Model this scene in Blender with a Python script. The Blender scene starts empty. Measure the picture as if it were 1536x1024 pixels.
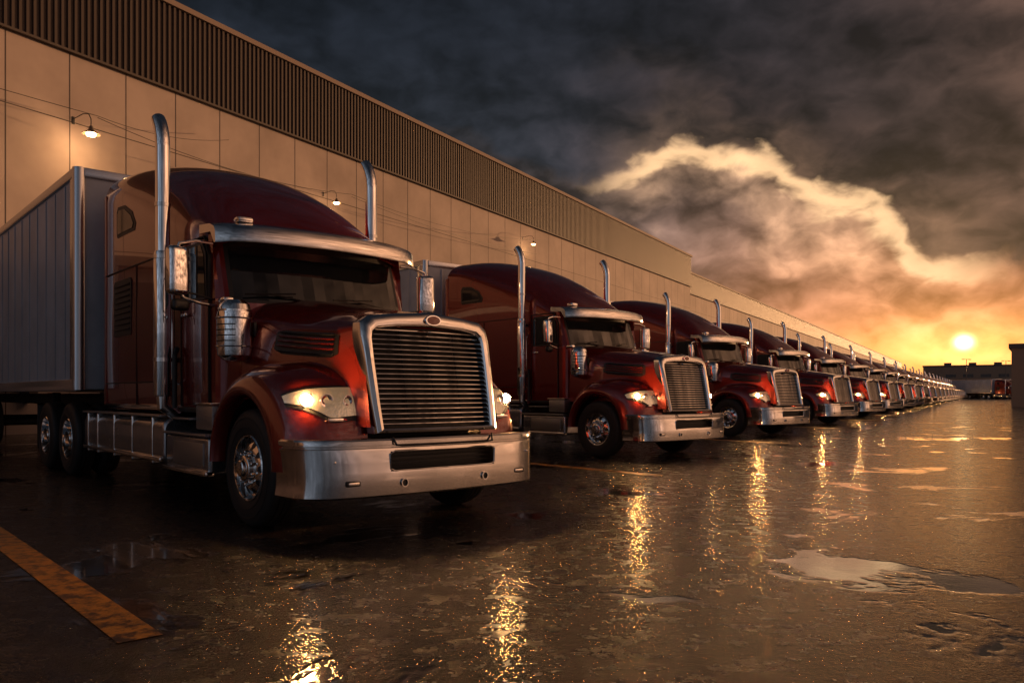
import bpy, bmesh, math, random
from mathutils import Vector, Matrix
random.seed(4)
sc = bpy.context.scene
sc.view_settings.view_transform = 'Standard'
sc.view_settings.look = 'None'
sc.view_settings.exposure = 0
rad = math.radians

# ------------------------------------------------------------------ materials
def new_mat(name):
    m = bpy.data.materials.new(name); m.use_nodes = True
    nt = m.node_tree
    return m, nt, nt.nodes['Principled BSDF']

def pm(name, col, rough=.5, metal=0., coat=0., coatr=.03, emit=None, estr=0., spec=.5,
       rn=0., cn=0., nscale=6., bump=0., bscale=200.):
    m, nt, b = new_mat(name)
    b.inputs['Base Color'].default_value = (*col, 1)
    b.inputs['Roughness'].default_value = rough
    b.inputs['Metallic'].default_value = metal
    b.inputs['Coat Weight'].default_value = coat
    b.inputs['Coat Roughness'].default_value = coatr
    b.inputs['Specular IOR Level'].default_value = spec
    if emit:
        b.inputs['Emission Color'].default_value = (*emit, 1)
        b.inputs['Emission Strength'].default_value = estr
    if rn or cn:
        tc = nt.nodes.new('ShaderNodeTexCoord')
        no = nt.nodes.new('ShaderNodeTexNoise')
        no.inputs['Scale'].default_value = nscale
        no.inputs['Detail'].default_value = 4
        no.inputs['Roughness'].default_value = .62
        nt.links.new(tc.outputs['Object'], no.inputs['Vector'])
        if rn:
            mr = nt.nodes.new('ShaderNodeMapRange')
            mr.inputs[1].default_value = .3; mr.inputs[2].default_value = .7
            mr.inputs[3].default_value = max(0.02, rough-rn); mr.inputs[4].default_value = rough+rn
            nt.links.new(no.outputs[0], mr.inputs[0]); nt.links.new(mr.outputs[0], b.inputs['Roughness'])
        if cn:
            mx = nt.nodes.new('ShaderNodeMix'); mx.data_type = 'RGBA'
            mr = nt.nodes.new('ShaderNodeMapRange')
            mr.inputs[1].default_value = .35; mr.inputs[2].default_value = .65
            nt.links.new(no.outputs[0], mr.inputs[0])
            nt.links.new(mr.outputs[0], mx.inputs[0])
            mx.inputs[6].default_value = (*[c*(1-cn) for c in col], 1)
            mx.inputs[7].default_value = (*[min(1, c*(1+cn)) for c in col], 1)
            nt.links.new(mx.outputs[2], b.inputs['Base Color'])
    if bump:
        tc = nt.nodes.new('ShaderNodeTexCoord')
        no = nt.nodes.new('ShaderNodeTexNoise'); no.inputs['Scale'].default_value = bscale
        bp = nt.nodes.new('ShaderNodeBump'); bp.inputs['Strength'].default_value = bump
        bp.inputs['Distance'].default_value = .01
        nt.links.new(tc.outputs['Object'], no.inputs['Vector'])
        nt.links.new(no.outputs[0], bp.inputs['Height']); nt.links.new(bp.outputs[0], b.inputs['Normal'])
    return m

PAINT = pm('maroon_paint', (.215, .016, .010), rough=.24, metal=.40, coat=1., coatr=.012)
CHROME = pm('chrome', (.90, .88, .86), rough=.05, metal=1.)
BRUSH = pm('brushed_steel', (.74, .71, .68), rough=.13, metal=1., rn=.06, nscale=5)
BLACK = pm('black_plastic', (.012, .012, .013), rough=.45)
GLASS = pm('dark_glass', (.008, .010, .012), rough=.03, spec=.6)
RUBBER = pm('tyre_rubber', (.018, .017, .017), rough=.62)
ALU = pm('tank_aluminium', (.40, .40, .41), rough=.20, metal=.9, rn=.1, nscale=4)
LENS = pm('headlight_lens', (.55, .53, .50), rough=.14, metal=.85, coat=1., emit=(1, .58, .26), estr=.16, bump=.5, bscale=30)
BULB = pm('headlight_bulb', (1, .9, .7), emit=(1, .46, .15), estr=900)
AMBER = pm('red_badge', (.35, .05, .02), rough=.25, coat=1.)
DARKP = pm('chassis_black', (.015, .014, .014), rough=.6)
TREAD = pm('diamond_plate', (.42, .42, .42), rough=.32, metal=.9, bump=.6, bscale=60)
TM = [PAINT, CHROME, BRUSH, BLACK, GLASS, RUBBER, ALU, LENS, BULB, AMBER, DARKP, TREAD]
iP, iC, iB, iK, iG, iR, iA, iL, iE, iAm, iD, iT = range(12)
TRW = pm('trailer_white', (.42, .45, .50), rough=.38, cn=.12, nscale=1.2)
TRR = pm('trailer_rail', (.60, .61, .63), rough=.22, metal=.9)
TRS = pm('trailer_seam', (.10, .105, .12), rough=.5)
TRM = [TRW, TRR, TRS, DARKP, RUBBER, CHROME, pm('tail_red', (.4, .01, .01), rough=.3)]

# ------------------------------------------------------------------ mesh helpers
class B:
    def __init__(s): s.v = []; s.f = []; s.m = []
    def add(s, vs, fs, mat):
        o = len(s.v); s.v += [tuple(v) for v in vs]
        for f in fs: s.f.append([i+o for i in f]); s.m.append(mat)
    def loft(s, rings, mat, closed=False, caps=False):
        n = len(rings[0]); vs = [p for r in rings for p in r]; fs = []
        for i in range(len(rings)-1):
            for j in range(n if closed else n-1):
                k = (j+1) % n
                fs.append([i*n+j, i*n+k, (i+1)*n+k, (i+1)*n+j])
        if caps:
            fs.append(list(range(n))[::-1]); fs.append([(len(rings)-1)*n+j for j in range(n)])
        s.add(vs, fs, mat)
    def rbox(s, c, sz, r, mat, rot=None, seg=2):
        bm = bmesh.new(); bmesh.ops.create_cube(bm, size=1)
        for v in bm.verts: v.co = Vector((v.co.x*sz[0], v.co.y*sz[1], v.co.z*sz[2]))
        r = min(r, min(sz)*.45)
        if r > 0: bmesh.ops.bevel(bm, geom=list(bm.edges), offset=r, segments=seg, profile=.5, affect='EDGES')
        M = Matrix.Translation(Vector(c)) @ (rot.to_4x4() if rot else Matrix())
        bm.verts.index_update()
        s.add([M @ v.co for v in bm.verts], [[v.index for v in f.verts] for f in bm.faces], mat); bm.free()
    def tube(s, path, r, mat, n=12, caps=True):
        rings = []
        P = [Vector(p) for p in path]
        rr = r if isinstance(r, (list, tuple)) else [r]*len(P)
        prev = None
        for i, p in enumerate(P):
            t = (P[min(i+1, len(P)-1)] - P[max(i-1, 0)])
            if t.length < 1e-6: t = prev[0] if prev else Vector((0, 0, 1))
            t.normalize()
            if prev is None:
                a = Vector((1, 0, 0)) if abs(t.x) < .8 else Vector((0, 1, 0))
            else: a = prev[1]
            a = (a - t*a.dot(t)).normalized(); b = t.cross(a)
            prev = (t, a)
            rings.append([p + (a*math.cos(q*2*math.pi/n)+b*math.sin(q*2*math.pi/n))*rr[i] for q in range(n)])
        s.loft(rings, mat, closed=True, caps=caps)
    def lathe_y(s, c, prof, mat, sg, n=40):
        rings = []
        for u, r in prof:
            rings.append([(c[0]+r*math.cos(q*2*math.pi/n), c[1]-sg*u, c[2]+r*math.sin(q*2*math.pi/n)) for q in range(n)])
        s.loft(rings, mat, closed=True)
    def prism(s, pts, y0, y1, mat):
        n = len(pts)
        s.add([(p[0], y0, p[1]) for p in pts]+[(p[0], y1, p[1]) for p in pts],
              [list(range(n))[::-1], list(range(n, 2*n))]+[[i, (i+1) % n, n+(i+1) % n, n+i] for i in range(n)], mat)
    def mesh(s, name, mats, sharp=32):
        me = bpy.data.meshes.new(name); me.from_pydata(s.v, [], s.f)
        for m in mats: me.materials.append(m)
        me.polygons.foreach_set('material_index', s.m)
        bm = bmesh.new(); bm.from_mesh(me)
        bmesh.ops.recalc_face_normals(bm, faces=bm.faces); bm.to_mesh(me); bm.free()
        me.polygons.foreach_set('use_smooth', [True]*len(me.polygons))
        me.set_sharp_from_angle(angle=rad(sharp)); me.update()
        return me

def crom(pts, t):
    n = len(pts)-1; t = max(0, min(n-1e-6, t)); i = int(t); f = t-i
    p0 = pts[max(i-1, 0)]; p1 = pts[i]; p2 = pts[i+1]; p3 = pts[min(i+2, n)]
    return tuple(.5*((2*b)+(-a+c)*f+(2*a-5*b+4*c-d)*f*f+(-a+3*b-3*c+d)*f**3) for a, b, c, d in zip(p0, p1, p2, p3))
def L(a, b, t): return a+(b-a)*t

parts = {}
def part(n):
    if n not in parts: parts[n] = B()
    return parts[n]

# ------------------------------------------------------------------ HOOD
HS = [.10, .9, 2.12]
HC = [[(0, 1.80), (.36, 1.79), (.56, 1.755), (.645, 1.65), (.66, 1.30), (.67, .88)],
      [(0, 1.90), (.40, 1.885), (.60, 1.82), (.74, 1.68), (.80, 1.35), (.83, .92)],
      [(0, 2.07), (.50, 2.06), (.76, 1.98), (.93, 1.80), (1.00, 1.45), (1.01, 1.0)]]
def hood_pt(s, u, off=0):
    t = (s-HS[0])/(HS[1]-HS[0]) if s < HS[1] else 1+(s-HS[1])/(HS[2]-HS[1])
    a = [crom(HC[k], u*5) for k in range(3)]
    y, z = crom(a, t)
    z += .03*math.exp(-((y-0)/.36)**6)*min(1, (s-.1)/.3)
    sl = .2*(z-.83)*max(0, 1-(s-.1)/.6)
    return (-(s+sl), y+off, z)
b = part('hood')
rings = []
for i in range(25):
    s = L(.10, 2.12, i/24)
    h = [hood_pt(s, j/40) for j in range(41)]
    rings.append([(x, -y, z) for x, y, z in h[::-1]] + h[1:])
b.loft(rings, iP)
b = part('hood_vent')
for sg in (-1, 1):
    rr = []
    for i in range(9):
        s = L(.50, 1.40, i/8)
        k = .0 if 0 < i < 8 else .06
        rr.append([(lambda p: (p[0], sg*(p[1]+.008), p[2]))(hood_pt(s, L(.60+k*.3, .735-k*.3, j/4))) for j in range(5)])
    b.loft(rr, iK)
    for j in range(5):
        u = L(.615, .72, j/4)
        pth = [(lambda p: (p[0], sg*(p[1]+.02), p[2]))(hood_pt(L(.56, 1.34, i/8), u)) for i in range(9)]
        b.tube(pth, .011, iP if j % 4 else iK, n=6)
    p_ = hood_pt(1.75, .62); b.rbox((p_[0], sg*(p_[1]+.01), p_[2]), (.07, .03, .14), .012, iK)

# ------------------------------------------------------------------ FENDER
WC = (1.27, .53)
FR = [(1.13, .585, .585, .585, 2.0), (1.215, .60, .60, .60, 2.0), (1.255, .63, .635, .63, 2.0), (1.25, .70, .695, .66, 2.1),
      (1.18, .82, .785, .71, 2.5), (1.05, .92, .855, .74, 2.9), (.86, .975, .90, .74, 3.1), (.60, 1.01, .93, .74, 3.2)]
def fen_pt(phi, v, off=0, sg=-1):
    y, rf, rz, rr, n = crom(FR, v)
    c, s_ = math.cos(phi), math.sin(phi)
    if c >= 0: ds = -(rf+off)*abs(c)**(2/n)
    else: ds = (rr+off)*abs(c)
    nn = n if c >= 0 else L(2, n, 1+c)
    dz = (rz+off)*max(0, s_)**(2/nn)
    return (-(WC[0]+ds), sg*y, WC[1]+dz)
b = part('fender')
for sg in (-1, 1):
    rings = [[fen_pt(math.pi*i/48, 7*j/28, 0, sg) for j in range(29)] for i in range(49)]
    b.loft(rings, iP)
    rings = [[(-(WC[0]-.575*math.cos(math.pi*i/20)), sg*y, WC[1]+.575*math.sin(math.pi*i/20)) for y in (.5, 1.14)] for i in range(21)]
    b.loft(rings, iK)
b = part('headlight')
def ball(b, c, r, m, n=8, k_=4):
    rings = [[Vector(c)+Vector((math.cos(q*2*math.pi/n)*math.sin(a)*r, math.cos(a)*r, math.sin(q*2*math.pi/n)*math.sin(a)*r)) for q in range(n)] for a in [k*math.pi/k_ for k in range(k_+1)]]
    b.loft(rings, m, closed=True)
for sg in (-1, 1):
    rg = []; bz = []
    for i in range(15):
        t = i/14; v = L(4.05, 6.75, t)
        lo = L(38, 18, min(1, t*1.5)); hi = L(44, 36, t)
        rg.append([fen_pt(rad(L(lo, hi, j/6)), v, .012, sg) for j in range(7)])
        bz.append([fen_pt(rad(L(lo-2.5, hi+2.0, j/6)), v, .006, sg) for j in range(7)])
    b.loft(rg, iL); b.loft(bz, iK)
    for ph, v, r in ((33, 4.95, .050), (29, 5.75, .050), (27, 6.4, .036)):
        c = Vector(fen_pt(rad(ph), v, .014, sg))
        prof = [(0, r*1.15), (.012, r*1.15), (.012, r*.95), (-.0, r*.5)]
        rr = [[c+Vector((u, math.cos(q*math.pi/10)*a, math.sin(q*math.pi/10)*a)) for q in range(20)] for u, a in prof]
        b.loft(rr, iC, closed=True)
    ball(b, fen_pt(rad(33), 4.95, .026, sg), .042, iE)
    c = fen_pt(rad(12), 6.0, .015, sg)
    b.rbox((c[0], c[1], .94), (.03, .17, .028), .01, iC)

# ------------------------------------------------------------------ GRILLE
def gs(y, z, d=0): return -(.04+.2*(z-.83)+.06*(y/.67)**2+d)
outer = [(0, .83), (.3, .83), (.63, .83), (.648, 1.05), (.665, 1.4), (.672, 1.62), (.655, 1.73), (.58, 1.79), (.38, 1.815), (.12, 1.835), (0, 1.85)]
inner = [(0, .875), (.3, .875), (.555, .875), (.563, 1.08), (.572, 1.4), (.572, 1.60), (.56, 1.655), (.51, 1.69), (.34, 1.71), (.12, 1.72), (0, 1.725)]
def full(h): return h + [(-y, z) for y, z in h[1:-1][::-1]]
O, I = full(outer), full(inner)
b = part('grille_surround')
def lp(t, d):
    return [(gs(L(o[0], i[0], t), L(o[1], i[1], t), d), L(o[0], i[0], t), L(o[1], i[1], t)) for o, i in zip(O, I)]
b.loft([lp(-.03, .12), lp(-.03, .03), lp(.0, .0), lp(.15, -.02), lp(.5, -.03), lp(.82, -.02), lp(.95, 0), lp(1, .02), lp(1, .09)], iB, closed=True)
b = part('grille_slat')
NS = 20
for k in range(NS):
    z = L(.905, 1.68, k/(NS-1)); w = .57 if z < 1.62 else .545
    rings = []
    for i in range(11):
        y = L(-w, w, i/10); x = gs(y, z, .045)
        rings.append([(x+.018, y, z-.008), (x+.024, y, z-.004), (x+.020, y, z+.003), (x+.002, y, z+.010), (x-.02, y, z+.010), (x-.02, y, z-.002)])
    b.loft(rings, iC, closed=True, caps=True)
for y in (-.28, 0, .28):
    b.tube([(gs(y, .9, .07), y, .9), (gs(y, 1.68, .07), y, 1.68)], .008, iK, n=6)
b.loft([[(gs(y, z, .10), y, z) for y in (-.6, -.3, 0, .3, .6)] for z in (.86, 1.3, 1.71)], iK)
b = part('badge')
c = Vector((gs(0, 1.775, -.035), 0, 1.775))
rings = [[c+Vector((d, math.cos(q*math.pi/10)*a, math.sin(q*math.pi/10)*a*.55)) for q in range(20)] for d, a in ((0, .085), (.018, .08), (.018, .066), (.02, .001))]
b.loft(rings[:3], iC, closed=True); b.loft([[p+Vector((.003, 0, 0)) for p in r] for r in rings[2:]], iAm, closed=True)

# ------------------------------------------------------------------ BUMPER
b = part('bumper')
half = [(0, 0), (.005, .2), (.015, .42), (.022, .54), (.03, .62), (.045, .78), (.065, .9), (.10, 1.02), (.15, 1.11), (.22, 1.175), (.32, 1.215), (.45, 1.23), (.62, 1.235)]
path = [(s, -y) for s, y in half[:0:-1]]+half
rowz = [(.325, .06), (.330, .015), (.345, 0), (.42, -.012), (.50, -.014), (.53, -.012), (.60, -.008), (.69, -.004), (.715, 0), (.722, .012), (.735, .012), (.742, 0), (.775, .0), (.79, .012), (.795, .06)]
vs = []
for s, y in path:
    ny = max(-1, min(1, y/1.235)); k = abs(ny)**6
    for z, d in rowz:
        vs.append((-(s+d*(1-k)), y-math.copysign(d*k, y) if y else y, z))
fs = []; nr = len(rowz)
for i in range(len(path)-1):
    ym = (path[i][1]+path[i+1][1])/2
    for j in range(nr-1):
        zm = (rowz[j][0]+rowz[j+1][0])/2
        if abs(ym) < .54 and .53 < zm < .69: continue
        fs.append([i*nr+j, (i+1)*nr+j, (i+1)*nr+j+1, i*nr+j+1])
b.add(vs, fs, iB)
b.rbox((-.16, 0, .61), (.12, 1.3, .28), .01, iK)
for z in (.575, .61, .645): b.rbox((-.075, 0, z), (.02, 1.08, .010), .003, iD)
pth = [(-.008-.03*abs(y)**2, y, z) for y, z in [(-.5, .53), (-.54, .55), (-.545, .67), (-.5, .69), (0, .69), (.5, .69), (.545, .67), (.54, .55), (.5, .53), (0, .53), (-.5, .53)]]
b.tube(pth, .010, iC, n=6)
for y in (-.42, .42):
    rr = [[(.002-.0+d, y+math.cos(q*math.pi/8)*a, .435+math.sin(q*math.pi/8)*a*1.1) for q in range(16)] for d, a in ((0, .034), (.012, .034), (.012, .025), (-.0, .024), (.0, .001))]
    b.loft(rr[:3], iC, closed=True); b.loft(rr[2:], iK, closed=True)
for sg in (-1, 1):
    b.rbox((-.050, sg*.86, .45), (.03, .13, .045), .012, iD); b.rbox((-.045, sg*.86, .45), (.028, .10, .028), .008, iB)
    b.rbox((-.085, sg*1.0, .62), (.02, .02, .02), .008, iC)
b.tube([(-.02, -.52, .80), (.01, -.50, .74), (.012, -.45, .735), (.012, 0, .735), (.012, .45, .735), (.01, .50, .74), (-.02, .52, .80)], .009, iK, n=6)

# ------------------------------------------------------------------ CAB SHELL
CS = [(2.30, 2.50, 2.70, 1.08), (2.45, 2.58, 2.90, 1.09), (2.75, 2.66, 3.16, 1.09), (3.2, 2.78, 3.46, 1.10), (3.8, 2.93, 3.74, 1.10), (4.5, 3.2, 3.95, 1.10), (5.2, 3.48, 4.08, 1.10), (5.85, 3.62, 4.12, 1.09)]
def sec(st):
    s, zs, zt, w = st
    h = [(w-.03, .96), (w-.005, 1.05), (w, 1.3), (w+.005, 1.7), (w+.005, 2.1), (w, 2.4)]
    n = 2.5
    for k in range(15):
        a = k/14*math.pi/2
        h.append((w*math.cos(a)**(2/n) if k < 14 else 0, zs+(zt-zs)*math.sin(a)**(2/n)))
    return [(-s, -y, z) for y, z in h] + [(-s, y, z) for y, z in h[:-1][::-1]]
b = part('cab_shell')
b.loft([sec(crom(CS, 7*i/42)) for i in range(43)], iP)
rs = sec(CS[-1]); b.add(rs, [list(range(len(rs)))], iP)
ys = [-1.085, -1.075, -1.045, -1.01, -.97, -.93] + [L(-.85, .85, i/14) for i in range(15)] + [.93, .97, 1.01, 1.045, 1.075, 1.085]
def fs_(y, z):
    a = abs(y)
    base = 2.02+.13*min(a, 1.0)**2
    if a > 1.0: base += {1.01: .01, 1.045: .04, 1.075: .09, 1.085: .16}[round(a, 3)]
    lean = .20*max(0, (z-2.03)/.62)*(1 if a < 1.05 else .4)
    return -(base+lean)
zr = [.98, 1.5, 2.0, 2.03, 2.06, 2.25, 2.45, 2.60, 2.63, 2.72]
for i in range(len(ys)-1):
    for j in range(len(zr)-1):
        ym = abs(ys[i]+ys[i+1])/2; zm = (zr[j]+zr[j+1])/2
        mat = iG if (ym < .95 and 2.06 < zm < 2.60) else (iK if (ym < .99 and zm > 2.03) else iP)
        q = [(ys[i], zr[j]), (ys[i+1], zr[j]), (ys[i+1], zr[j+1]), (ys[i], zr[j+1])]
        part('windshield' if mat in (iG, iK) else 'cab_shell').add([(fs_(y, z), y, z) for y, z in q], [[0, 1, 2, 3]], mat)
b.rbox((-2.4, 0, 2.70), (.35, 2.1, .06), .02, iP)
b = part('wiper')
for y0, y1 in ((-.15, -.6), (.75, .3)):
    b.tube([(fs_(0, 2.06)-.06*abs(y0), y0, 2.07), (-2.0-.13*y1*y1, y1, 2.125)], .008, iK, n=6)
    b.tube([(-1.99-.13*(y1-.25)**2, y1-.25, 2.11), (-2.01-.13*(y1+.25)**2, y1+.25, 2.145)], .009, iK, n=6)
b = part('sun_visor')
rings = []
for i in range(29):
    y = L(-1.13, 1.13, i/28); a = abs(y)/1.13
    s = 1.86+.15*a**2+.10*a**10; dz = -.012*a**2-.01*a**8; e = 1-.25*a**12
    rings.append([(-(s+.03), y, 2.602+dz), (-s, y, 2.60+dz), (-(s-.004), y, 2.61+dz), (-(s+.006), y, 2.71+dz*e), (-(s+.035), y, 2.76+dz), (-(s+.14), y, 2.80+dz), (-(s+.40), y, 2.825+dz), (-(s+.40), y, 2.74+dz), (-(s+.12), y, 2.72+dz)])
b.loft(rings, iB, closed=True, caps=True)
b.rbox((-2.25, -.80, 2.85), (.16, .16, .06), .028, iC)
b = part('cab_trim')
for sg in (-1, 1):
    def slab(pts, y, th, m): b.prism([(-s, z) for s, z in pts], sg*(y-.02), sg*(y+th), m)
    win = [(2.40, 2.10), (2.98, 2.10), (3.0, 2.16), (3.0, 2.56), (2.94, 2.61), (2.52, 2.61), (2.44, 2.5)]
    big = [(2.36, 2.07), (3.0, 2.07), (3.035, 2.1), (3.035, 2.6), (2.97, 2.645), (2.50, 2.645), (2.40, 2.53)]
    slab(big, 1.100, .012, iK); slab(win, 1.104, .014, iG)
    b.prism([(-s, z) for s, z in ((2.60, 2.10), (2.62, 2.10), (2.62, 2.61), (2.60, 2.61))], sg*1.09, sg*1.124, iK)
    def seam(p, q, w=.007):
        d = Vector((q[0]-p[0], q[1]-p[1])); d.normalize(); nrm = Vector((-d.y, d.x))*w
        b.prism([(-(p[0]+nrm.x), p[1]+nrm.y), (-(q[0]+nrm.x), q[1]+nrm.y), (-(q[0]-nrm.x), q[1]-nrm.y), (-(p[0]-nrm.x), p[1]-nrm.y)], sg*1.08, sg*1.1085, iD)
    for p, q in (((2.34, 1.02), (2.34, 2.5)), ((2.34, 2.5), (2.46, 2.69)), ((2.46, 2.69), (3.08, 2.69)), ((3.08, 2.69), (3.08, 1.02)), ((3.28, 1.0), (3.28, 2.7)), ((3.36, 1.0), (3.36, 2.7)), ((3.36, 2.66), (5.8, 2.66)), ((4.55, 1.0), (4.55, 2.66)), ((3.36, 1.28), (5.8, 1.28))):
        seam(p, q)
    b.rbox((-2.93, sg*1.125, 1.95), (.16, .03, .035), .012, iC)
    b.tube([(-3.16, sg*1.10, 1.25), (-3.16, sg*1.17, 1.3), (-3.16, sg*1.17, 2.25), (-3.16, sg*1.10, 2.3)], .014, iC, n=8)
    pts = [(4.62, 3.08), (5.30, 3.08), (5.33, 3.12), (5.33, 3.40), (5.28, 3.46), (5.0, 3.44), (4.72, 3.32), (4.58, 3.16)]
    slab(pts, 1.095, .010, iK)
    pts2 = [(4.70, 3.12), (5.26, 3.12), (5.28, 3.15), (5.28, 3.37), (5.22, 3.41), (5.0, 3.39), (4.76, 3.28), (4.66, 3.17)]
    slab(pts2, 1.10, .012, iG)
    slab([(4.75, 1.85), (5.4, 1.85), (5.42, 1.88), (5.42, 2.5), (5.38, 2.54), (4.78, 2.54), (4.73, 2.5), (4.73, 1.88)], 1.10, .012, iK)
    for k in range(9): b.rbox((-5.07, sg*1.117, 1.93+k*.067), (.58, .014, .022), .005, iD)
    b.rbox((-4.5, sg*1.10, 1.0), (2.6, .03, .05), .01, iC)
    b.rbox((-5.86, sg*1.085, 2.35), (.12, .03, 2.7), .01, iP)
    b.rbox((-2.7, sg*1.10, .99), (.8, .04, .05), .01, iK)
# ------------------------------------------------------------------ MIRRORS
b = part('mirror')
for sg in (-1, 1):
    R = Matrix.Rotation(rad(-14*sg), 3, 'Z')
    b.rbox((-2.28, sg*1.42, 2.30), (.13, .20, .46), .05, iC, rot=R, seg=4)
    b.rbox((-2.352, sg*1.435, 2.30), (.02, .16, .40), .02, iG, rot=R, seg=2)
    b.rbox((-2.27, sg*1.40, 1.98), (.09, .17, .11), .035, iK, rot=R, seg=3)
    b.tube([(-2.3, sg*1.08, 2.60), (-2.29, sg*1.25, 2.60), (-2.28, sg*1.40, 2.56), (-2.28, sg*1.42, 2.5)], .014, iC, n=8)
    b.tube([(-2.3, sg*1.08, 2.00), (-2.29, sg*1.2, 2.01), (-2.28, sg*1.36, 2.05), (-2.28, sg*1.42, 2.12)], .014, iC, n=8)
    b.tube([(-2.3, sg*1.09, 2.06), (-2.29, sg*1.22, 2.09), (-2.28, sg*1.38, 2.11)], .010, iK, n=8)
# ------------------------------------------------------------------ EXHAUST
b = part('exhaust_stack')
for sg in (-1, 1):
    x, y = -3.20, sg*1.25
    b.tube([(x, y, 1.12), (x, y, 1.14), (x, y, 2.58), (x, y, 2.62)], [.08, .088, .088, .075], iC, n=24)
    b.tube([(x, y, 2.58), (x, y, 3.70), (x-.01, y, 3.80), (x-.045, y, 3.90), (x-.10, y, 3.985), (x-.135, y, 4.02)], .072, iC, n=24, caps=False)
    b.tube([(x-.10, y, 3.985), (x-.132, y, 4.016)], .064, iK, n=24)
    for z in (1.5, 2.56, 3.1): b.tube([(x, y, z-.02), (x, y, z+.02)], .094 if z < 2.6 else .078, iB, n=24)
    for z in (1.5, 2.5): b.rbox((x, sg*1.14, z), (.06, .12, .05), .01, iK)
    b.tube([(x, y, 1.14), (x, y, 1.02), (x-.02, sg*1.1, .92), (x-.02, sg*.6, .88)], .062, iB, n=16)
    b.tube([(x+.12, sg*1.17, 1.0), (x+.12, sg*1.17, 1.55), (x+.08, sg*1.13, 1.62)], .025, iK, n=10)
# ------------------------------------------------------------------ AIR CLEANER
b = part('air_cleaner')
for sg in (-1, 1):
    c = (-1.83, sg*1.06)
    prof = [(1.44, .04), (1.46, .10), (1.50, .145), (1.56, .155), (1.86, .155), (1.90, .15), (1.905, .14), (1.915, .14), (1.92, .15), (1.97, .135), (2.01, .09), (2.02, .02)]
    rings = [[(c[0]+r*1.05*math.cos(q*math.pi/14), c[1]+r*math.sin(q*math.pi/14), z) for q in range(28)] for z, r in prof]
    b.loft(rings, iC, closed=True, caps=True)
    for z in (1.58, 1.84):
        b.tube([(c[0]+.168*math.cos(q*math.pi/14), c[1]+.16*math.sin(q*math.pi/14), z) for q in range(29)], .008, iB, n=6)
    for k in range(4):
        b.tube([(c[0]+.165*math.cos(a), c[1]+.157*math.sin(a)*1.0, 1.63+k*.05) for a in [sg*rad(x) for x in range(20, 110, 10)]], .005, iK, n=5)
    b.rbox((c[0], sg*.97, 1.7), (.2, .1, .3), .03, iP)
    b.rbox((-2.05, sg*1.05, 2.03), (.16, .10, .06), .025, iC)
# ------------------------------------------------------------------ TANKS + STEPS
b = part('fuel_tank')
for sg in (-1, 1):
    yc = sg*.98
    def tank(s0, s1, z0, z1, w, mat, r=.12):
        n = 6; rg = []
        sh = []
        for cx, cz, a0 in ((w/2-r, z1-r, 0), (-w/2+r, z1-r, 90), (-w/2+r, z0+r, 180), (w/2-r, z0+r, 270)):
            for k in range(n+1):
                a = rad(a0+90*k/n); sh.append((cx+r*math.cos(a), cz+r*math.sin(a)))
        for s, f in ((s0, .9), (s0+.02, .97), (s0+.05, 1), (s1-.05, 1), (s1-.02, .97), (s1, .9)):
            rg.append([(-s, yc+y*f, (z0+z1)/2+(z-(z0+z1)/2)*f) for y, z in sh])
        b.loft(rg, mat, closed=True, caps=True)
        return sh
    tank(3.25, 6.35, .40, .90, .50, iA)
    for s in (3.6, 4.3, 5.0, 5.7, 6.15):
        b.rbox((-s, yc, .65), (.05, .515, .515), .12, iB, seg=4)
    b.rbox((-4.8, sg*1.235, .46), (3.0, .04, .05), .015, iC); b.rbox((-4.8, sg*1.20, .915), (3.0, .12, .025), .008, iT)
    b.rbox((-2.62, sg*.99, .56), (1.16, .46, .36), .04, iA, seg=3)
    b.rbox((-2.62, sg*1.10, .755), (1.14, .30, .025), .008, iT)
    b.rbox((-2.62, sg*1.21, .40), (1.18, .09, .05), .015, iC)
    b.rbox((-2.55, sg*1.225, .57), (.80, .012, .22), .004, iT)
    b.rbox((-2.32, sg*1.06, .92), (.42, .20, .24), .02, iT)
    b.rbox((-2.32, sg*1.06, 1.05), (.46, .24, .025), .008, iB)
    b.rbox((-2.8, sg*1.10, .90), (.5, .22, .02), .006, iT)
# ------------------------------------------------------------------ CHASSIS
b = part('chassis')
for y in (-.42, .42): b.rbox((-4.9, y, .78), (8.9, .09, .26), .01, iD)
b.rbox((-1.2, 0, .95), (1.7, 1.1, .8), .05, iD)
b.rbox((-3.9, 0, .85), (3.9, 1.6, .3), .05, iD)
b.tube([(-1.27, -1.0, .51), (-1.27, 1.0, .51)], .06, iD)
b.rbox((-7.6, 0, 1.08), (1.0, 1.0, .12), .03, iD)
for s in (7.25, 8.6):
    b.tube([(-s, -.95, .51), (-s, .95, .51)], .10, iD); b.rbox((-s, 0, .55), (.4, .4, .4), .12, iD)
for sg in (-1, 1):
    b.rbox((-9.3, sg*.9, .62), (.02, .6, .7), .005, iK)
b.rbox((-.35, 0, .66), (.35, 2.2, .25), .04, iD)
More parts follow.
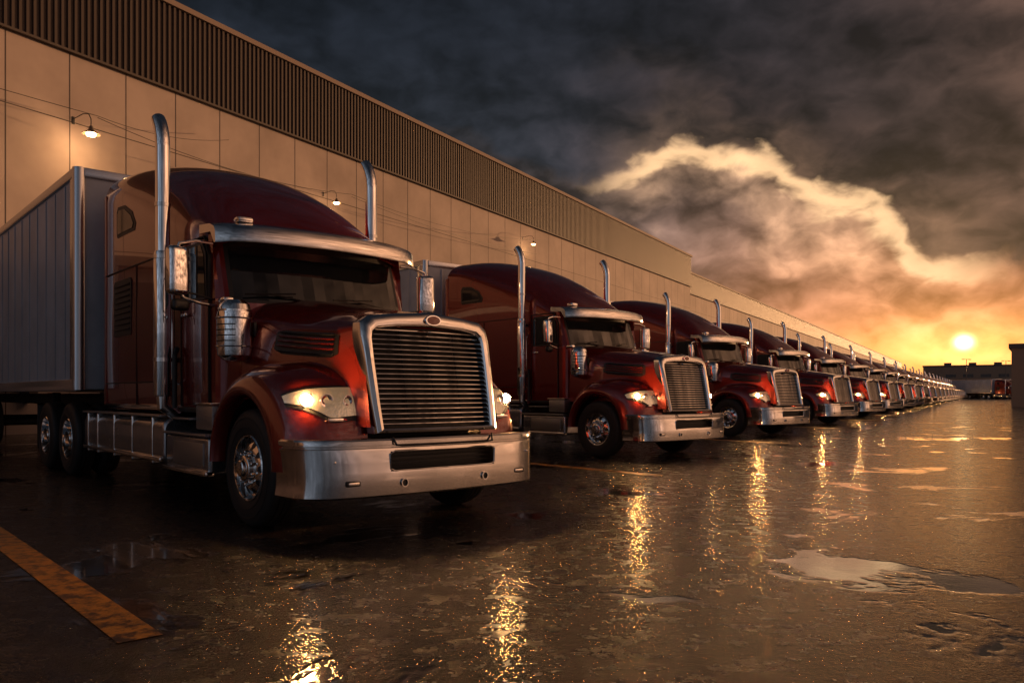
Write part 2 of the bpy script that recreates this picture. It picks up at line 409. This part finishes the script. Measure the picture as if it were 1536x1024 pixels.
# ------------------------------------------------------------------ WHEELS
TY = [(.05, .28), (.015, .295), (.004, .32), (0, .38), (.004, .43), (.016, .47), (.035, .497), (.055, .507), (.085, .51), (.087, .498), (.097, .498), (.099, .51), (.135, .511), (.137, .499), (.147, .499), (.149, .511), (.185, .51), (.187, .498), (.197, .498), (.199, .51), (.23, .507), (.25, .497), (.27, .46), (.282, .38), (.27, .28)]
def wheel(b, s, yo, sg, deep=False, idx=(iR, iC, iK, iB), z=.51, hub=True):
    r_, c_, k_, s_ = idx
    c = (-s, sg*yo, z)
    b.lathe_y(c, TY, r_, sg, 48)
    for rr in (.345, .425): b.lathe_y(c, [(-.001 if rr < .4 else .002, rr), (-.004 if rr < .4 else -.001, rr+.004), (0.0 if rr < .4 else .003, rr+.008)], r_, sg, 48)
    if not deep:
        b.lathe_y(c, [(.05, .292), (.018, .290), (.008, .282), (.012, .270), (.05, .262), (.085, .250), (.088, .243), (.06, .232), (.035, .19), (.025, .165), (.022, .115), (.018, .112)], c_, sg, 48)
        if hub: b.lathe_y(c, [(.022, .113), (-.02, .108), (-.028, .098), (-.032, .075), (-.055, .070), (-.062, .06), (-.064, .0005)], s_, sg, 32)
        R0, rh, ln = .207, .027, .139
    else:
        b.lathe_y(c, [(.05, .292), (.018, .290), (.008, .282), (.014, .270), (.15, .255), (.165, .24), (.17, .19), (.165, .12)], c_, sg, 48)
        b.lathe_y(c, [(.165, .115), (.06, .105), (.045, .095), (.04, .06), (.03, .05), (.028, .0005)], s_, sg, 32)
        R0, rh, ln = .205, .026, .14
    for k in range(10):
        a = k*math.pi/5
        cx, cz = c[0]+R0*math.cos(a), c[2]+R0*math.sin(a)
        rg = []
        for rad_, du in ((rh*1.15, -.001), (rh, -.004), (.0008, -.0045)):
            ring = []
            for q in range(12):
                px, pz = rad_*1.15*math.cos(q*math.pi/6), rad_*math.sin(q*math.pi/6)
                X = cx+px*math.cos(a)-pz*math.sin(a); Z = cz+px*math.sin(a)+pz*math.cos(a)
                rad2 = math.hypot(X-c[0], Z-c[2])
                uu = (.025+(rad2-.165)*.55) if not deep else .167
                ring.append((X, c[1]-sg*(uu+du-.003), Z))
            rg.append(ring)
        b.loft(rg, k_, closed=True)
        a2 = a+math.pi/10
        lx, lz = c[0]+ln*math.cos(a2), c[2]+ln*math.sin(a2)
        uu = .022 if not deep else .165
        b.tube([(lx, c[1]-sg*uu, lz), (lx, c[1]-sg*(uu-.035), lz), (lx, c[1]-sg*(uu-.04), lz)], [.014, .013, .006], c_, n=8)
b = part('front_wheel')
for sg in (-1, 1): wheel(b, 1.27, 1.19, sg)
b = part('drive_wheel')
for s in (7.25, 8.6):
    for sg in (-1, 1):
        wheel(b, s, 1.24, sg, deep=True)
        b.lathe_y((-s, sg*.90, .51), TY, iR, sg, 40)
truck_meshes = {k: v.mesh('truck_'+k, TM) for k, v in parts.items()}

# ------------------------------------------------------------------ TRAILER
tp = {}
b = tp['box'] = B()
s0, s1, hw, z0, z1 = 6.45, 18.6, 1.30, 1.20, 4.17
b.rbox((-(s0+s1)/2, 0, (z0+z1)/2), (s1-s0, 2*hw, z1-z0), .04, 0, seg=2)
b2 = tp['panel_seams'] = B()
n = 21
for i in range(1, n):
    s = L(s0, s1, i/n)
    for sg in (-1, 1):
        b2.rbox((-s, sg*(hw+.006), (z0+z1)/2), (.05, .016, z1-z0-.3), .004, 0)
        b2.rbox((-s-.032, sg*(hw+.002), (z0+z1)/2), (.012, .010, z1-z0-.3), .001, 2)
b3 = tp['rails'] = B()
for sg in (-1, 1):
    b3.rbox((-(s0+s1)/2, sg*(hw+.012), z1-.06), (s1-s0+.02, .035, .13), .01, 1)
    b3.rbox((-(s0+s1)/2, sg*(hw+.012), z0+.06), (s1-s0+.02, .04, .16), .01, 1)
    b3.tube([(-s0-.04, sg*(hw-.045), z0), (-s0-.04, sg*(hw-.045), z1+.01)], .085, 1, n=20)
    b3.rbox((-s0-.16, sg*(hw+.010), (z0+z1)/2), (.14, .03, z1-z0), .01, 1)
    b3.rbox((-s1, sg*(hw-.05), (z0+z1)/2), (.10, .12, z1-z0), .01, 1)
b3.rbox((-s0+.01, 0, z1-.05), (.06, 2.4, .12), .01, 1)
for y in (-.8, -.4, 0, .4, .8): b3.rbox((-s0+.01, y, (z0+z1)/2), (.04, .05, z1-z0-.3), .005, 0)
b4 = tp['undercarriage'] = B()
b4.rbox((-12.6, 0, 1.05), (11.6, 1.1, .2), .02, 3)
for sg in (-1, 1):
    b4.rbox((-9.9, sg*.8, .62), (.12, .12, 1.1), .02, 3); b4.rbox((-9.9, sg*.8, .08), (.3, .25, .04), .01, 3)
    b4.rbox((-18.55, sg*.9, .6), (.02, .6, .8), .004, 3); b4.rbox((-18.62, sg*1.0, 1.12), (.03, .3, .1), .01, 6)
b4.rbox((-18.5, 0, .55), (.12, 2.3, .12), .01, 3)
for s in (16.0, 17.3):
    b4.tube([(-s, -.95, .51), (-s, .95, .51)], .09, 3)
    for sg in (-1, 1):
        wheel(b4, s, 1.25, sg, deep=True, idx=(4, 5, 3, 5)); b4.lathe_y((-s, sg*.91, .51), TY, 4, sg, 32)
trailer_meshes = {k: v.mesh('trailer_'+k, TRM) for k, v in tp.items()}

ANG = math.atan2(-.745, .667)
def place(name, meshes, loc, ang):
    e = bpy.data.objects.new(name, None); sc.collection.objects.link(e)
    e.location = loc; e.rotation_euler = (0, 0, ang)
    for k, me in meshes.items():
        o = bpy.data.objects.new(k, me); sc.collection.objects.link(o); o.parent = e
    return e
C0 = Vector((-.554, 6.69, 0))
offs = [(0, 0), (3.8, 7.4), (8.1, 14.6), (12.8, 22.3)]
while len(offs) < 25: offs.append((offs[-1][0]+4.64, offs[-1][1]+7.72))
for i, (a, c) in enumerate(offs):
    j = random.uniform(-.012, .012) if i else 0
    loc = C0+Vector((a, c, 0))
    place('semi_truck', truck_meshes, loc, ANG+j)
    place('semi_trailer', trailer_meshes, loc, ANG+j)
for loc, an in (((103, 160, 0), rad(-75)), ((109, 165, 0), rad(-75))):
    place('semi_truck', {k: v for k, v in truck_meshes.items() if k != 'headlight'}, loc, an); place('semi_trailer', trailer_meshes, loc, an)

# ------------------------------------------------------------------ GROUND
def ground_mat():
    m, nt, p = new_mat('wet_asphalt'); N = nt.nodes; K = nt.links
    tc = N.new('ShaderNodeTexCoord')
    def noise(sc_, det=6, ro=.6, dist=0):
        n = N.new('ShaderNodeTexNoise'); n.inputs['Scale'].default_value = sc_; n.inputs['Detail'].default_value = det
        n.inputs['Roughness'].default_value = ro; n.inputs['Distortion'].default_value = dist
        K.new(tc.outputs['Object'], n.inputs['Vector']); return n.outputs[0]
    def mr(s, a, b_, c, d, smooth=True):
        n = N.new('ShaderNodeMapRange'); n.interpolation_type = 'SMOOTHSTEP' if smooth else 'LINEAR'
        K.new(s, n.inputs[0])
        for i, v in enumerate((a, b_, c, d)): n.inputs[i+1].default_value = v
        return n.outputs[0]
    def mth(op, a, b_):
        n = N.new('ShaderNodeMath'); n.operation = op
        for i, v in enumerate((a, b_)):
            if isinstance(v, (int, float)): n.inputs[i].default_value = v
            else: K.new(v, n.inputs[i])
        return n.outputs[0]
    big = noise(.62, 5, .64, .5); mid = noise(5.5, 4, .7); fine = noise(42, 3, .8)
    wet = mr(big, .555, .60, 0, 1)
    dry = mth('SUBTRACT', 1, wet)
    K.new(mth('ADD', mth('MULTIPLY', dry, mr(mid, .3, .7, .14, .27)), .035), p.inputs['Roughness'])
    mx = N.new('ShaderNodeMix'); mx.data_type = 'RGBA'; K.new(mr(fine, .35, .7, 0, 1), mx.inputs[0])
    mx.inputs[6].default_value = (.010, .009, .010, 1); mx.inputs[7].default_value = (.034, .029, .027, 1)
    K.new(mx.outputs[2], p.inputs['Base Color'])
    p.inputs['Specular IOR Level'].default_value = .5
    h = mth('MULTIPLY', fine, mth('ADD', mth('MULTIPLY', dry, 1.6), .05))
    h = mth('ADD', h, mth('MULTIPLY', mth('MULTIPLY', mid, .9), mth('ADD', mth('MULTIPLY', dry, .85), .15)))
    bp = N.new('ShaderNodeBump'); bp.inputs['Strength'].default_value = .9; bp.inputs['Distance'].default_value = .012
    K.new(h, bp.inputs['Height']); K.new(bp.outputs[0], p.inputs['Normal'])
    # water film
    K.new(mth('ADD', mth('MULTIPLY', wet, .6), mr(mid, .35, .65, .22, .4)), p.inputs['Coat Weight'])
    p.inputs['Coat Roughness'].default_value = .045; p.inputs['Coat IOR'].default_value = 1.33
    rip = noise(22, 2, .55)
    b2_ = N.new('ShaderNodeBump'); b2_.inputs['Strength'].default_value = .5; b2_.inputs['Distance'].default_value = .010
    K.new(mth('MULTIPLY', rip, mth('ADD', mth('MULTIPLY', dry, .95), .05)), b2_.inputs['Height']); K.new(b2_.outputs[0], p.inputs['Coat Normal'])
    return m
def simple(name, vs, fs, mat, loc=(0, 0, 0), rz=0):
    me = bpy.data.meshes.new(name); me.from_pydata(vs, [], fs); me.materials.append(mat)
    o = bpy.data.objects.new(name, me); sc.collection.objects.link(o); o.location = loc; o.rotation_euler = (0, 0, rz); return o
simple('ground', [(-2500, -2500, 0), (2500, -2500, 0), (2500, 2500, 0), (-2500, 2500, 0)], [(0, 1, 2, 3)], ground_mat())
ym, nt, p = new_mat('worn_yellow_paint')
tc = nt.nodes.new('ShaderNodeTexCoord'); no = nt.nodes.new('ShaderNodeTexNoise'); no.inputs['Scale'].default_value = 9; no.inputs['Detail'].default_value = 8; no.inputs['Roughness'].default_value = .75
mr = nt.nodes.new('ShaderNodeMapRange'); mr.inputs[1].default_value = .42; mr.inputs[2].default_value = .55
mx = nt.nodes.new('ShaderNodeMix'); mx.data_type = 'RGBA'; mx.inputs[6].default_value = (.07, .038, .022, 1); mx.inputs[7].default_value = (.62, .28, .04, 1)
nt.links.new(tc.outputs['Object'], no.inputs['Vector']); nt.links.new(no.outputs[0], mr.inputs[0]); nt.links.new(mr.outputs[0], mx.inputs[0]); nt.links.new(mx.outputs[2], p.inputs['Base Color'])
p.inputs['Roughness'].default_value = .32
n2 = nt.nodes.new('ShaderNodeTexNoise'); n2.inputs['Scale'].default_value = 90; nt.links.new(tc.outputs['Object'], n2.inputs['Vector'])
bp = nt.nodes.new('ShaderNodeBump'); bp.inputs['Strength'].default_value = .5; bp.inputs['Distance'].default_value = .006
nt.links.new(n2.outputs[0], bp.inputs['Height']); nt.links.new(bp.outputs[0], p.inputs['Normal'])
vs = []; fs = []
fw = Vector((.667, -.745, 0)); lt = Vector((.745, .667, 0))
for k in range(len(offs)):
    base = C0+Vector((offs[k][0], offs[k][1], 0))+lt*(-2.86)
    o = len(vs)
    for a, s_ in ((1.42, -.10), (1.42, .10), (-17, .10), (-17, -.10)):
        q = base+fw*a+lt*s_; vs.append((q.x, q.y, .004))
    fs.append((o, o+1, o+2, o+3))
simple('parking_line', vs, fs, ym)

# ------------------------------------------------------------------ WAREHOUSE
WALL = pm('wall_panel', (.40, .325, .285), rough=.85, cn=.16, nscale=.35, spec=.25)
SEAM = pm('wall_seam', (.07, .055, .05), rough=.8)
CORR = pm('corrugated_steel', (.058, .042, .037), rough=.6, spec=.3)
CAP = pm('roof_cap', (.26, .20, .17), rough=.8, spec=.2)
DOOR = pm('dock_door', (.06, .055, .05), rough=.5)
WM = [WALL, SEAM, CORR, CAP, DOOR]
e = Vector((.5015, .865, 0)); nrm = Vector((-.865, .5015, 0)); D = 23.3
wh = bpy.data.objects.new('warehouse', None); sc.collection.objects.link(wh)
wh.location = nrm*D; wh.rotation_euler = (0, 0, math.atan2(.865, .5015))
def child(bb, name, mats, par, sharp=32):
    o = bpy.data.objects.new(name, bb.mesh(name, mats, sharp)); sc.collection.objects.link(o); o.parent = par; return o
def box(bb, x0, x1, y0, y1, z0, z1, m):
    bb.rbox(((x0+x1)/2, (y0+y1)/2, (z0+z1)/2), (x1-x0, y1-y0, z1-z0), 0, m)
def building(t0, t1, H, bandz, tag, depth=45, seam0=0, yo=0):
    w = B(); box(w, t0, t1, yo, yo+depth, 0, H-.02, 0); child(w, 'walls'+tag, WM, wh)
    s = B(); t = t0+seam0
    while t < t1:
        box(s, t-.014, t+.014, yo-.004, yo+.01, 0, bandz, 1); t += 1.82
    for z in (5.3, 9.25): box(s, t0+.01, t1-.01, yo-.006, yo+.01, z-.014, z+.014, 1)
    child(s, 'panel_seams'+tag, WM, wh)
    c = B(); per = .20; x = t0-.0
    prof = []
    while x < t1-per:
        prof += [(x, -.06), (x+.06, -.06), (x+.08, -.12), (x+.16, -.12), (x+.18, -.06)]; x += per
    c.loft([[(a, yo+bb_, z) for a, bb_ in prof] for z in (bandz, H-.1)], 2)
    child(c, 'corrugated_band'+tag, WM, wh, 10)
    k = B(); box(k, t0-.1, t1+.1, yo-.20, yo+depth+.1, H-.10, H+.08, 3); box(k, t0, t1, yo-.15, yo-.003, bandz-.07, bandz-.002, 1)
    child(k, 'roof_cap'+tag, WM, wh)
    d = B(); t = t0+1.2
    while t < t1-4:
        box(d, t, t+2.8, yo-.05, yo+.02, 1.2, 4.4, 4); box(d, t-.25, t-.01, yo-.5, yo+.01, .9, 4.8, 1); box(d, t+2.81, t+3.05, yo-.5, yo+.01, .9, 4.8, 1); box(d, t-.25, t+3.05, yo-.55, yo+.01, 4.81, 5.1, 1); t += 5.46
    child(d, 'dock_doors'+tag, WM, wh)
building(-40.7, 74, 14.2, 11.35, '', seam0=.0)
building(74.02, 340, 12.9, 10.9, '_far', depth=45, yo=.6)
WIRE = pm('wire', (.02, .02, .02), rough=.6)
w = B()
def wire(p, q, sag, r=.010):
    w.tube([(L(p[0], q[0], i/12), L(p[1], q[1], i/12), L(p[2], q[2], i/12)-sag*4*(i/12)*(1-i/12)) for i in range(13)], r, 0, n=5)
wire((-5, -.25, 9.6), (14.2, -.9, 9.35), .2); wire((14.2, -.9, 9.35), (19.5, -.3, 10.2), .25); wire((14.2, -.9, 9.3), (25.2, -1.0, 9.4), .4)
wire((25.2, -1.0, 9.4), (42.5, -1.0, 10.4), .5); wire((25.2, -1.0, 9.3), (42.5, -.4, 9.6), .3)
o = bpy.data.objects.new('power_cable', w.mesh('power_cable', [WIRE])); sc.collection.objects.link(o); o.location = wh.location; o.rotation_euler = wh.rotation_euler
LB = pm('lamp_glow', (1, .8, .5), emit=(1, .60, .25), estr=30)
LM = [pm('lamp_shade', (.25, .2, .15), rough=.4, metal=.6), LB, BLACK]
lampb = B()
def lr(prof, m): lampb.loft([[(r*math.cos(q*math.pi/12), r*math.sin(q*math.pi/12)-1.2, z) for q in range(24)] for z, r in prof], m, closed=True)
lr([(.34, .03), (.30, .07), (.22, .09), (.15, .13), (.03, .30), (.0, .33), (.01, .31), (.12, .12)], 0)
lr([(.13, .01), (.12, .10), (.02, .19), (-.06, .16), (-.09, .01)], 1)
lampb.tube([(0, 0, .8), (0, -.7, .9), (0, -1.05, .82), (0, -1.2, .6), (0, -1.2, .33)], .018, 2, n=8)
lampb.rbox((0, -.01, .75), (.12, .04, .3), .01, 2)
lmesh = lampb.mesh('wall_lamp_mesh', LM)
for t, z in ((14.0, 8.75), (24.6, 8.95), (41.5, 10.0)):
    o = bpy.data.objects.new('wall_lamp', lmesh); sc.collection.objects.link(o)
    o.location = nrm*D + e*t + Vector((0, 0, z))
    o.rotation_euler = wh.rotation_euler; o.scale = (.75, .75, .75) if t < 20 else (.6, .6, .6)
    ld = bpy.data.lights.new('bulb', 'POINT'); ld.energy = 55 if t < 20 else 20; ld.color = (1, .55, .25); ld.shadow_soft_size = .12
    lo = bpy.data.objects.new('bulb', ld); sc.collection.objects.link(lo); lo.parent = o; lo.location = (0, -1.2, -.24)

# ------------------------------------------------------------------ distant things
DB = [pm('distant_wall', (.32, .21, .14), rough=.8), pm('distant_roof', (.12, .09, .08), rough=.7), pm('distant_window', (.05, .04, .035), rough=.3)]
def dbuild(loc, rz, w_, d_, h_):
    r = bpy.data.objects.new('industrial_building', None); sc.collection.objects.link(r); r.location = loc; r.rotation_euler = (0, 0, rz)
    q = B(); box(q, 0, w_, 0, d_, 0, h_, 0); child(q, 'walls', DB, r)
    q = B(); box(q, -.2, w_+.2, -.2, d_+.2, h_+.003, h_+.4, 1)
    for i in range(3): box(q, w_*.2+i*w_*.25, w_*.2+i*w_*.25+2, d_*.3, d_*.3+2, h_+.41, h_+1.4, 1)
    child(q, 'roof', DB, r)
    q = B(); x = 1.5
    while x < w_-3.5: box(q, x, x+2.6, -.05, .02, .2, 3.4, 2); box(q, x, x+2.6, -.04, .02, h_*.65, h_*.65+.9, 2); x += 4.4
    y = 1.5
    while y < d_-3.5: box(q, -.05, .02, y, y+2.6, .2, 3.4, 2); y += 4.4
    child(q, 'doors_and_windows', DB, r)
dbuild((42.7, 68, 0), rad(-34), 55, 22, 5.0)  # only its end is in view; unseen length extended to block low sun
dbuild((122, 236, 0), rad(-30), 26, 30, 9.0)
dbuild((160, 262, 0), rad(-30), 60, 30, 8.0)
tm = pm('far_foliage', (.05, .05, .035), rough=.9)
vs = []; fs = []
for i in range(700):
    az = rad(-30+i*.14); R = 520+random.uniform(-25, 25)
    h = 9+4*math.sin(i*.07)+random.uniform(-2.5, 3.5); wd = random.uniform(2, 5)
    cx, cy = R*math.sin(az), R*math.cos(az)
    for k in range(14):
        px, py, pz = cx+random.gauss(0, wd), cy+random.gauss(0, wd), h*random.uniform(.05, 1)
        s_ = random.uniform(.8, 1.9); o = len(vs)
        for _ in range(3): vs.append((px+random.uniform(-s_, s_)*1.6, py+random.uniform(-s_, s_), max(0, pz+random.uniform(-s_, s_)*1.3)))
        fs.append((o, o+1, o+2))
simple('tree_line', vs, fs, tm)
pb = B(); pb.tube([(0, 0, 0), (0, 0, 9), ], [.12, .07], 0, n=10); pb.tube([(-1.2, 0, 9), (1.2, 0, 9)], .04, 0, n=8)
for x in (-1.1, 1.1): pb.rbox((x, 0, 8.95), (.7, .3, .14), .04, 0)
pb.rbox((0, 0, .3), (.5, .5, .6), .05, 1)
pmesh = pb.mesh('light_pole_mesh', [pm('pole_steel', (.12, .11, .10), rough=.5, metal=.5), pm('concrete', (.3, .29, .27), rough=.8)])
for loc in ((104, 182, 0), (118, 190, 0)):
    o = bpy.data.objects.new('street_lamp', pmesh); sc.collection.objects.link(o); o.location = loc; o.rotation_euler = (0, 0, .4)

# ------------------------------------------------------------------ SKY
SAZ, SEL = 29.6, 3.2
W = bpy.data.worlds.new('World'); sc.world = W; W.use_nodes = True
nt = W.node_tree; N = nt.nodes; K = nt.links; bg = N['Background']
def setin(s, v):
    if isinstance(v, (int, float)): s.default_value = v
    elif isinstance(v, tuple): s.default_value = v if len(v) == len(s.default_value) else (*v, 1)
    else: K.new(v, s)
def M(op, a, b=0., c=None, clamp=False):
    n = N.new('ShaderNodeMath'); n.operation = op; n.use_clamp = clamp
    setin(n.inputs[0], a); setin(n.inputs[1], b)
    if c is not None: setin(n.inputs[2], c)
    return n.outputs[0]
def SS(v, a, b, c=0., d=1.):
    n = N.new('ShaderNodeMapRange'); n.interpolation_type = 'SMOOTHSTEP'
    for i, x in enumerate((v, a, b, c, d)): setin(n.inputs[i], x)
    return n.outputs[0]
def VM(op, a, b=None, s=None):
    n = N.new('ShaderNodeVectorMath'); n.operation = op; setin(n.inputs[0], a)
    if b is not None: setin(n.inputs[1], b)
    if s is not None: setin(n.inputs['Scale'], s)
    return n.outputs[0]
def MIX(f, a, b):
    n = N.new('ShaderNodeMix'); n.data_type = 'RGBA'; setin(n.inputs[0], f); setin(n.inputs[6], a); setin(n.inputs[7], b); return n.outputs[2]
def NZ(v, sc_, det=8, ro=.55, dist=0.):
    n = N.new('ShaderNodeTexNoise'); K.new(v, n.inputs['Vector'])
    for k_, x in (('Scale', sc_), ('Detail', det), ('Roughness', ro), ('Distortion', dist)): n.inputs[k_].default_value = x
    return n.outputs[0]
def VOR(v, sc_, det=2., ro=.5):
    n = N.new('ShaderNodeTexVoronoi'); n.feature = 'F1'; n.normalize = True; K.new(v, n.inputs['Vector'])
    n.inputs['Scale'].default_value = sc_; n.inputs['Detail'].default_value = det; n.inputs['Roughness'].default_value = ro
    return n.outputs['Distance']
def gauss(a0, wa, e0, we):
    return M('EXPONENT', M('MULTIPLY', M('ADD', M('POWER', M('DIVIDE', M('SUBTRACT', az, a0), wa), 2), M('POWER', M('DIVIDE', M('SUBTRACT', el, e0), we), 2)), -1))
tc = N.new('ShaderNodeTexCoord'); d = VM('NORMALIZE', tc.outputs['Generated'])
sp = N.new('ShaderNodeSeparateXYZ'); K.new(d, sp.inputs[0])
az = M('MULTIPLY', M('ARCTAN2', sp.outputs[0], sp.outputs[1]), 57.2958)
el = M('MULTIPLY', M('ARCSINE', sp.outputs[2]), 57.2958)
p1 = VM('MULTIPLY', d, (1, 1, 1.6))
warp = N.new('ShaderNodeTexNoise'); K.new(p1, warp.inputs['Vector']); warp.inputs['Scale'].default_value = 16; warp.inputs['Detail'].default_value = 2
pw = VM('ADD', p1, VM('SCALE', VM('SUBTRACT', warp.outputs[1], (.5, .5, .5)), s=.045))
def HF(v):
    n_ = NZ(v, 4.6, 6, .55); v_ = VOR(v, 9.0, 2., .55)
    return M('ADD', M('MULTIPLY', n_, .58), M('MULTIPLY', M('SUBTRACT', 1, M('POWER', v_, 1.7)), .36))
hA = HF(pw); hB = HF(VM('ADD', pw, (.016, .0, .028)))
lit = M('ADD', M('MULTIPLY', M('SUBTRACT', hA, hB), 6.0), .44, clamp=True)
dev = M('SUBTRACT', hA, .56)
fc = N.new('ShaderNodeFloatCurve')
K.new(M('DIVIDE', M('ADD', az, 20), 80, clamp=True), fc.inputs['Value'])
cv = fc.mapping.curves[0]
pts = [(-20, 20), (3, 18.0), (8, 18.6), (13, 18.9), (18, 15.4), (21, 13.2), (25, 11.0), (29, 9.0), (36, 8), (60, 8)]
P2 = [((a+20)/80, b_/30) for a, b_ in pts]
cv.points[0].location = P2[0]; cv.points[1].location = P2[-1]
for q in P2[1:-1]: cv.points.new(*q)
fc.mapping.update()
f = M('MULTIPLY', fc.outputs[0], 30)
sd = M('SUBTRACT', el, f)
dist = M('ADD', sd, M('MULTIPLY', dev, 24))
gap = SS(M('ABSOLUTE', dist), .15, 1.5, 1, 0)
gaph = SS(M('ABSOLUTE', dist), .3, 6.0, 1, 0)
win = M('MULTIPLY', SS(az, 4, 11), SS(az, 27, 33, 1, 0))
top = SS(M('ADD', sd, M('MULTIPLY', dev, 20)), -.6, 1.4)
topw = M('MAXIMUM', top, SS(az, 9, -16))
g1 = gauss(SAZ, 17, 2.0, 6.8)
g2 = gauss(SAZ, 6.0, SEL-.7, 2.0)
g3 = gauss(SAZ, .42, SEL, .36)
g4 = gauss(22, 15, 12, 9)
shade = M('ADD', M('MULTIPLY', M('POWER', lit, 1.3), 1.75), .22)
below = VM('ADD', VM('SCALE', VM('ADD', VM('SCALE', (.17, .088, .050), s=g4), (.060, .051, .055)), s=shade), VM('SCALE', (.80, .235, .040), s=M('MULTIPLY', g1, M('ADD', M('MULTIPLY', shade, .6), .32))))
topc = VM('SCALE', (.0105, .0130, .0195), s=M('ADD', M('MULTIPLY', lit, 1.3), .28))
leftc = VM('SCALE', (.036, .041, .054), s=M('MULTIPLY', SS(az, 16, -4, .0, 1), SS(el, 25, 10, .0, 1.0)))
topc = VM('ADD', topc, VM('SCALE', leftc, s=M('ADD', M('MULTIPLY', shade, .7), .25)))
topc = VM('ADD', topc, VM('SCALE', (.13, .058, .028), s=M('MULTIPLY', M('MULTIPLY', g4, M('POWER', lit, 2)), SS(sd, 8, 1))))
col = MIX(topw, below, topc)
col = VM('ADD', col, VM('SCALE', (.42, .235, .11), s=M('MULTIPLY', M('MULTIPLY', M('MULTIPLY', gaph, win), M('ADD', M('MULTIPLY', M('POWER', lit, 1.5), 1.5), .08)), M('SUBTRACT', 1, M('MULTIPLY', top, .75)))))
gapc = VM('SCALE', (1.10, .68, .35), s=M('ADD', M('MULTIPLY', lit, .5), .8))
col = MIX(M('MULTIPLY', M('MULTIPLY', gap, win), .95), col, gapc)
hs = M('MULTIPLY', SS(dev, -.02, .06), SS(el, 7.5, 4.5))
col = VM('ADD', col, VM('SCALE', (1.25, .55, .12), s=M('MULTIPLY', g2, M('ADD', M('MULTIPLY', hs, .6), .6))))
col = VM('ADD', col, VM('SCALE', (9, 6, 2.7), s=g3))
warm_fill = gauss(92, 34, 16, 24)  # added off-frame sky glow, put in to light the wall and trucks
col = VM('ADD', col, VM('SCALE', (1.95, .93, .46), s=M('MULTIPLY', warm_fill, M('ADD', M('MULTIPLY', shade, .75), .0))))
cool_fill = gauss(-125, 38, 12, 26)  # cool fill added to the unseen sky behind left, brightens trailer sides
col = VM('ADD', col, VM('SCALE', (.22, .255, .32), s=M('MULTIPLY', cool_fill, shade)))
beh = SS(M('ABSOLUTE', M('ADD', az, 15)), 85, 150)
col = VM('ADD', col, VM('SCALE', (.070, .080, .102), s=M('MULTIPLY', beh, M('MULTIPLY', shade, SS(el, 60, 5)))))
sky = N.new('ShaderNodeTexSky'); sky.sky_type = 'NISHITA'; sky.sun_disc = False
sky.sun_elevation = rad(SEL); sky.sun_rotation = rad(SAZ)
col = VM('ADD', col, VM('SCALE', sky.outputs[0], s=.004))
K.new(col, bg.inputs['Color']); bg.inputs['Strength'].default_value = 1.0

sl = bpy.data.lights.new('sun', 'SUN'); sl.energy = 5; sl.angle = rad(.6); sl.color = (1, .50, .22)
so = bpy.data.objects.new('sun', sl); sc.collection.objects.link(so)
a, b_ = rad(44), rad(3.6)
v = Vector((math.sin(a)*math.cos(b_), math.cos(a)*math.cos(b_), math.sin(b_)))
so.rotation_euler = v.to_track_quat('Z', 'Y').to_euler()

# ------------------------------------------------------------------ CAMERA
cd = bpy.data.cameras.new('camera'); co = bpy.data.objects.new('camera', cd); sc.collection.objects.link(co)
co.location = (0, 0, 1.15); co.rotation_euler = (rad(90), 0, 0)
cd.lens = 27.96; cd.sensor_width = 36; cd.shift_y = .0508; cd.clip_end = 6000; cd.clip_start = .05
sc.camera = co
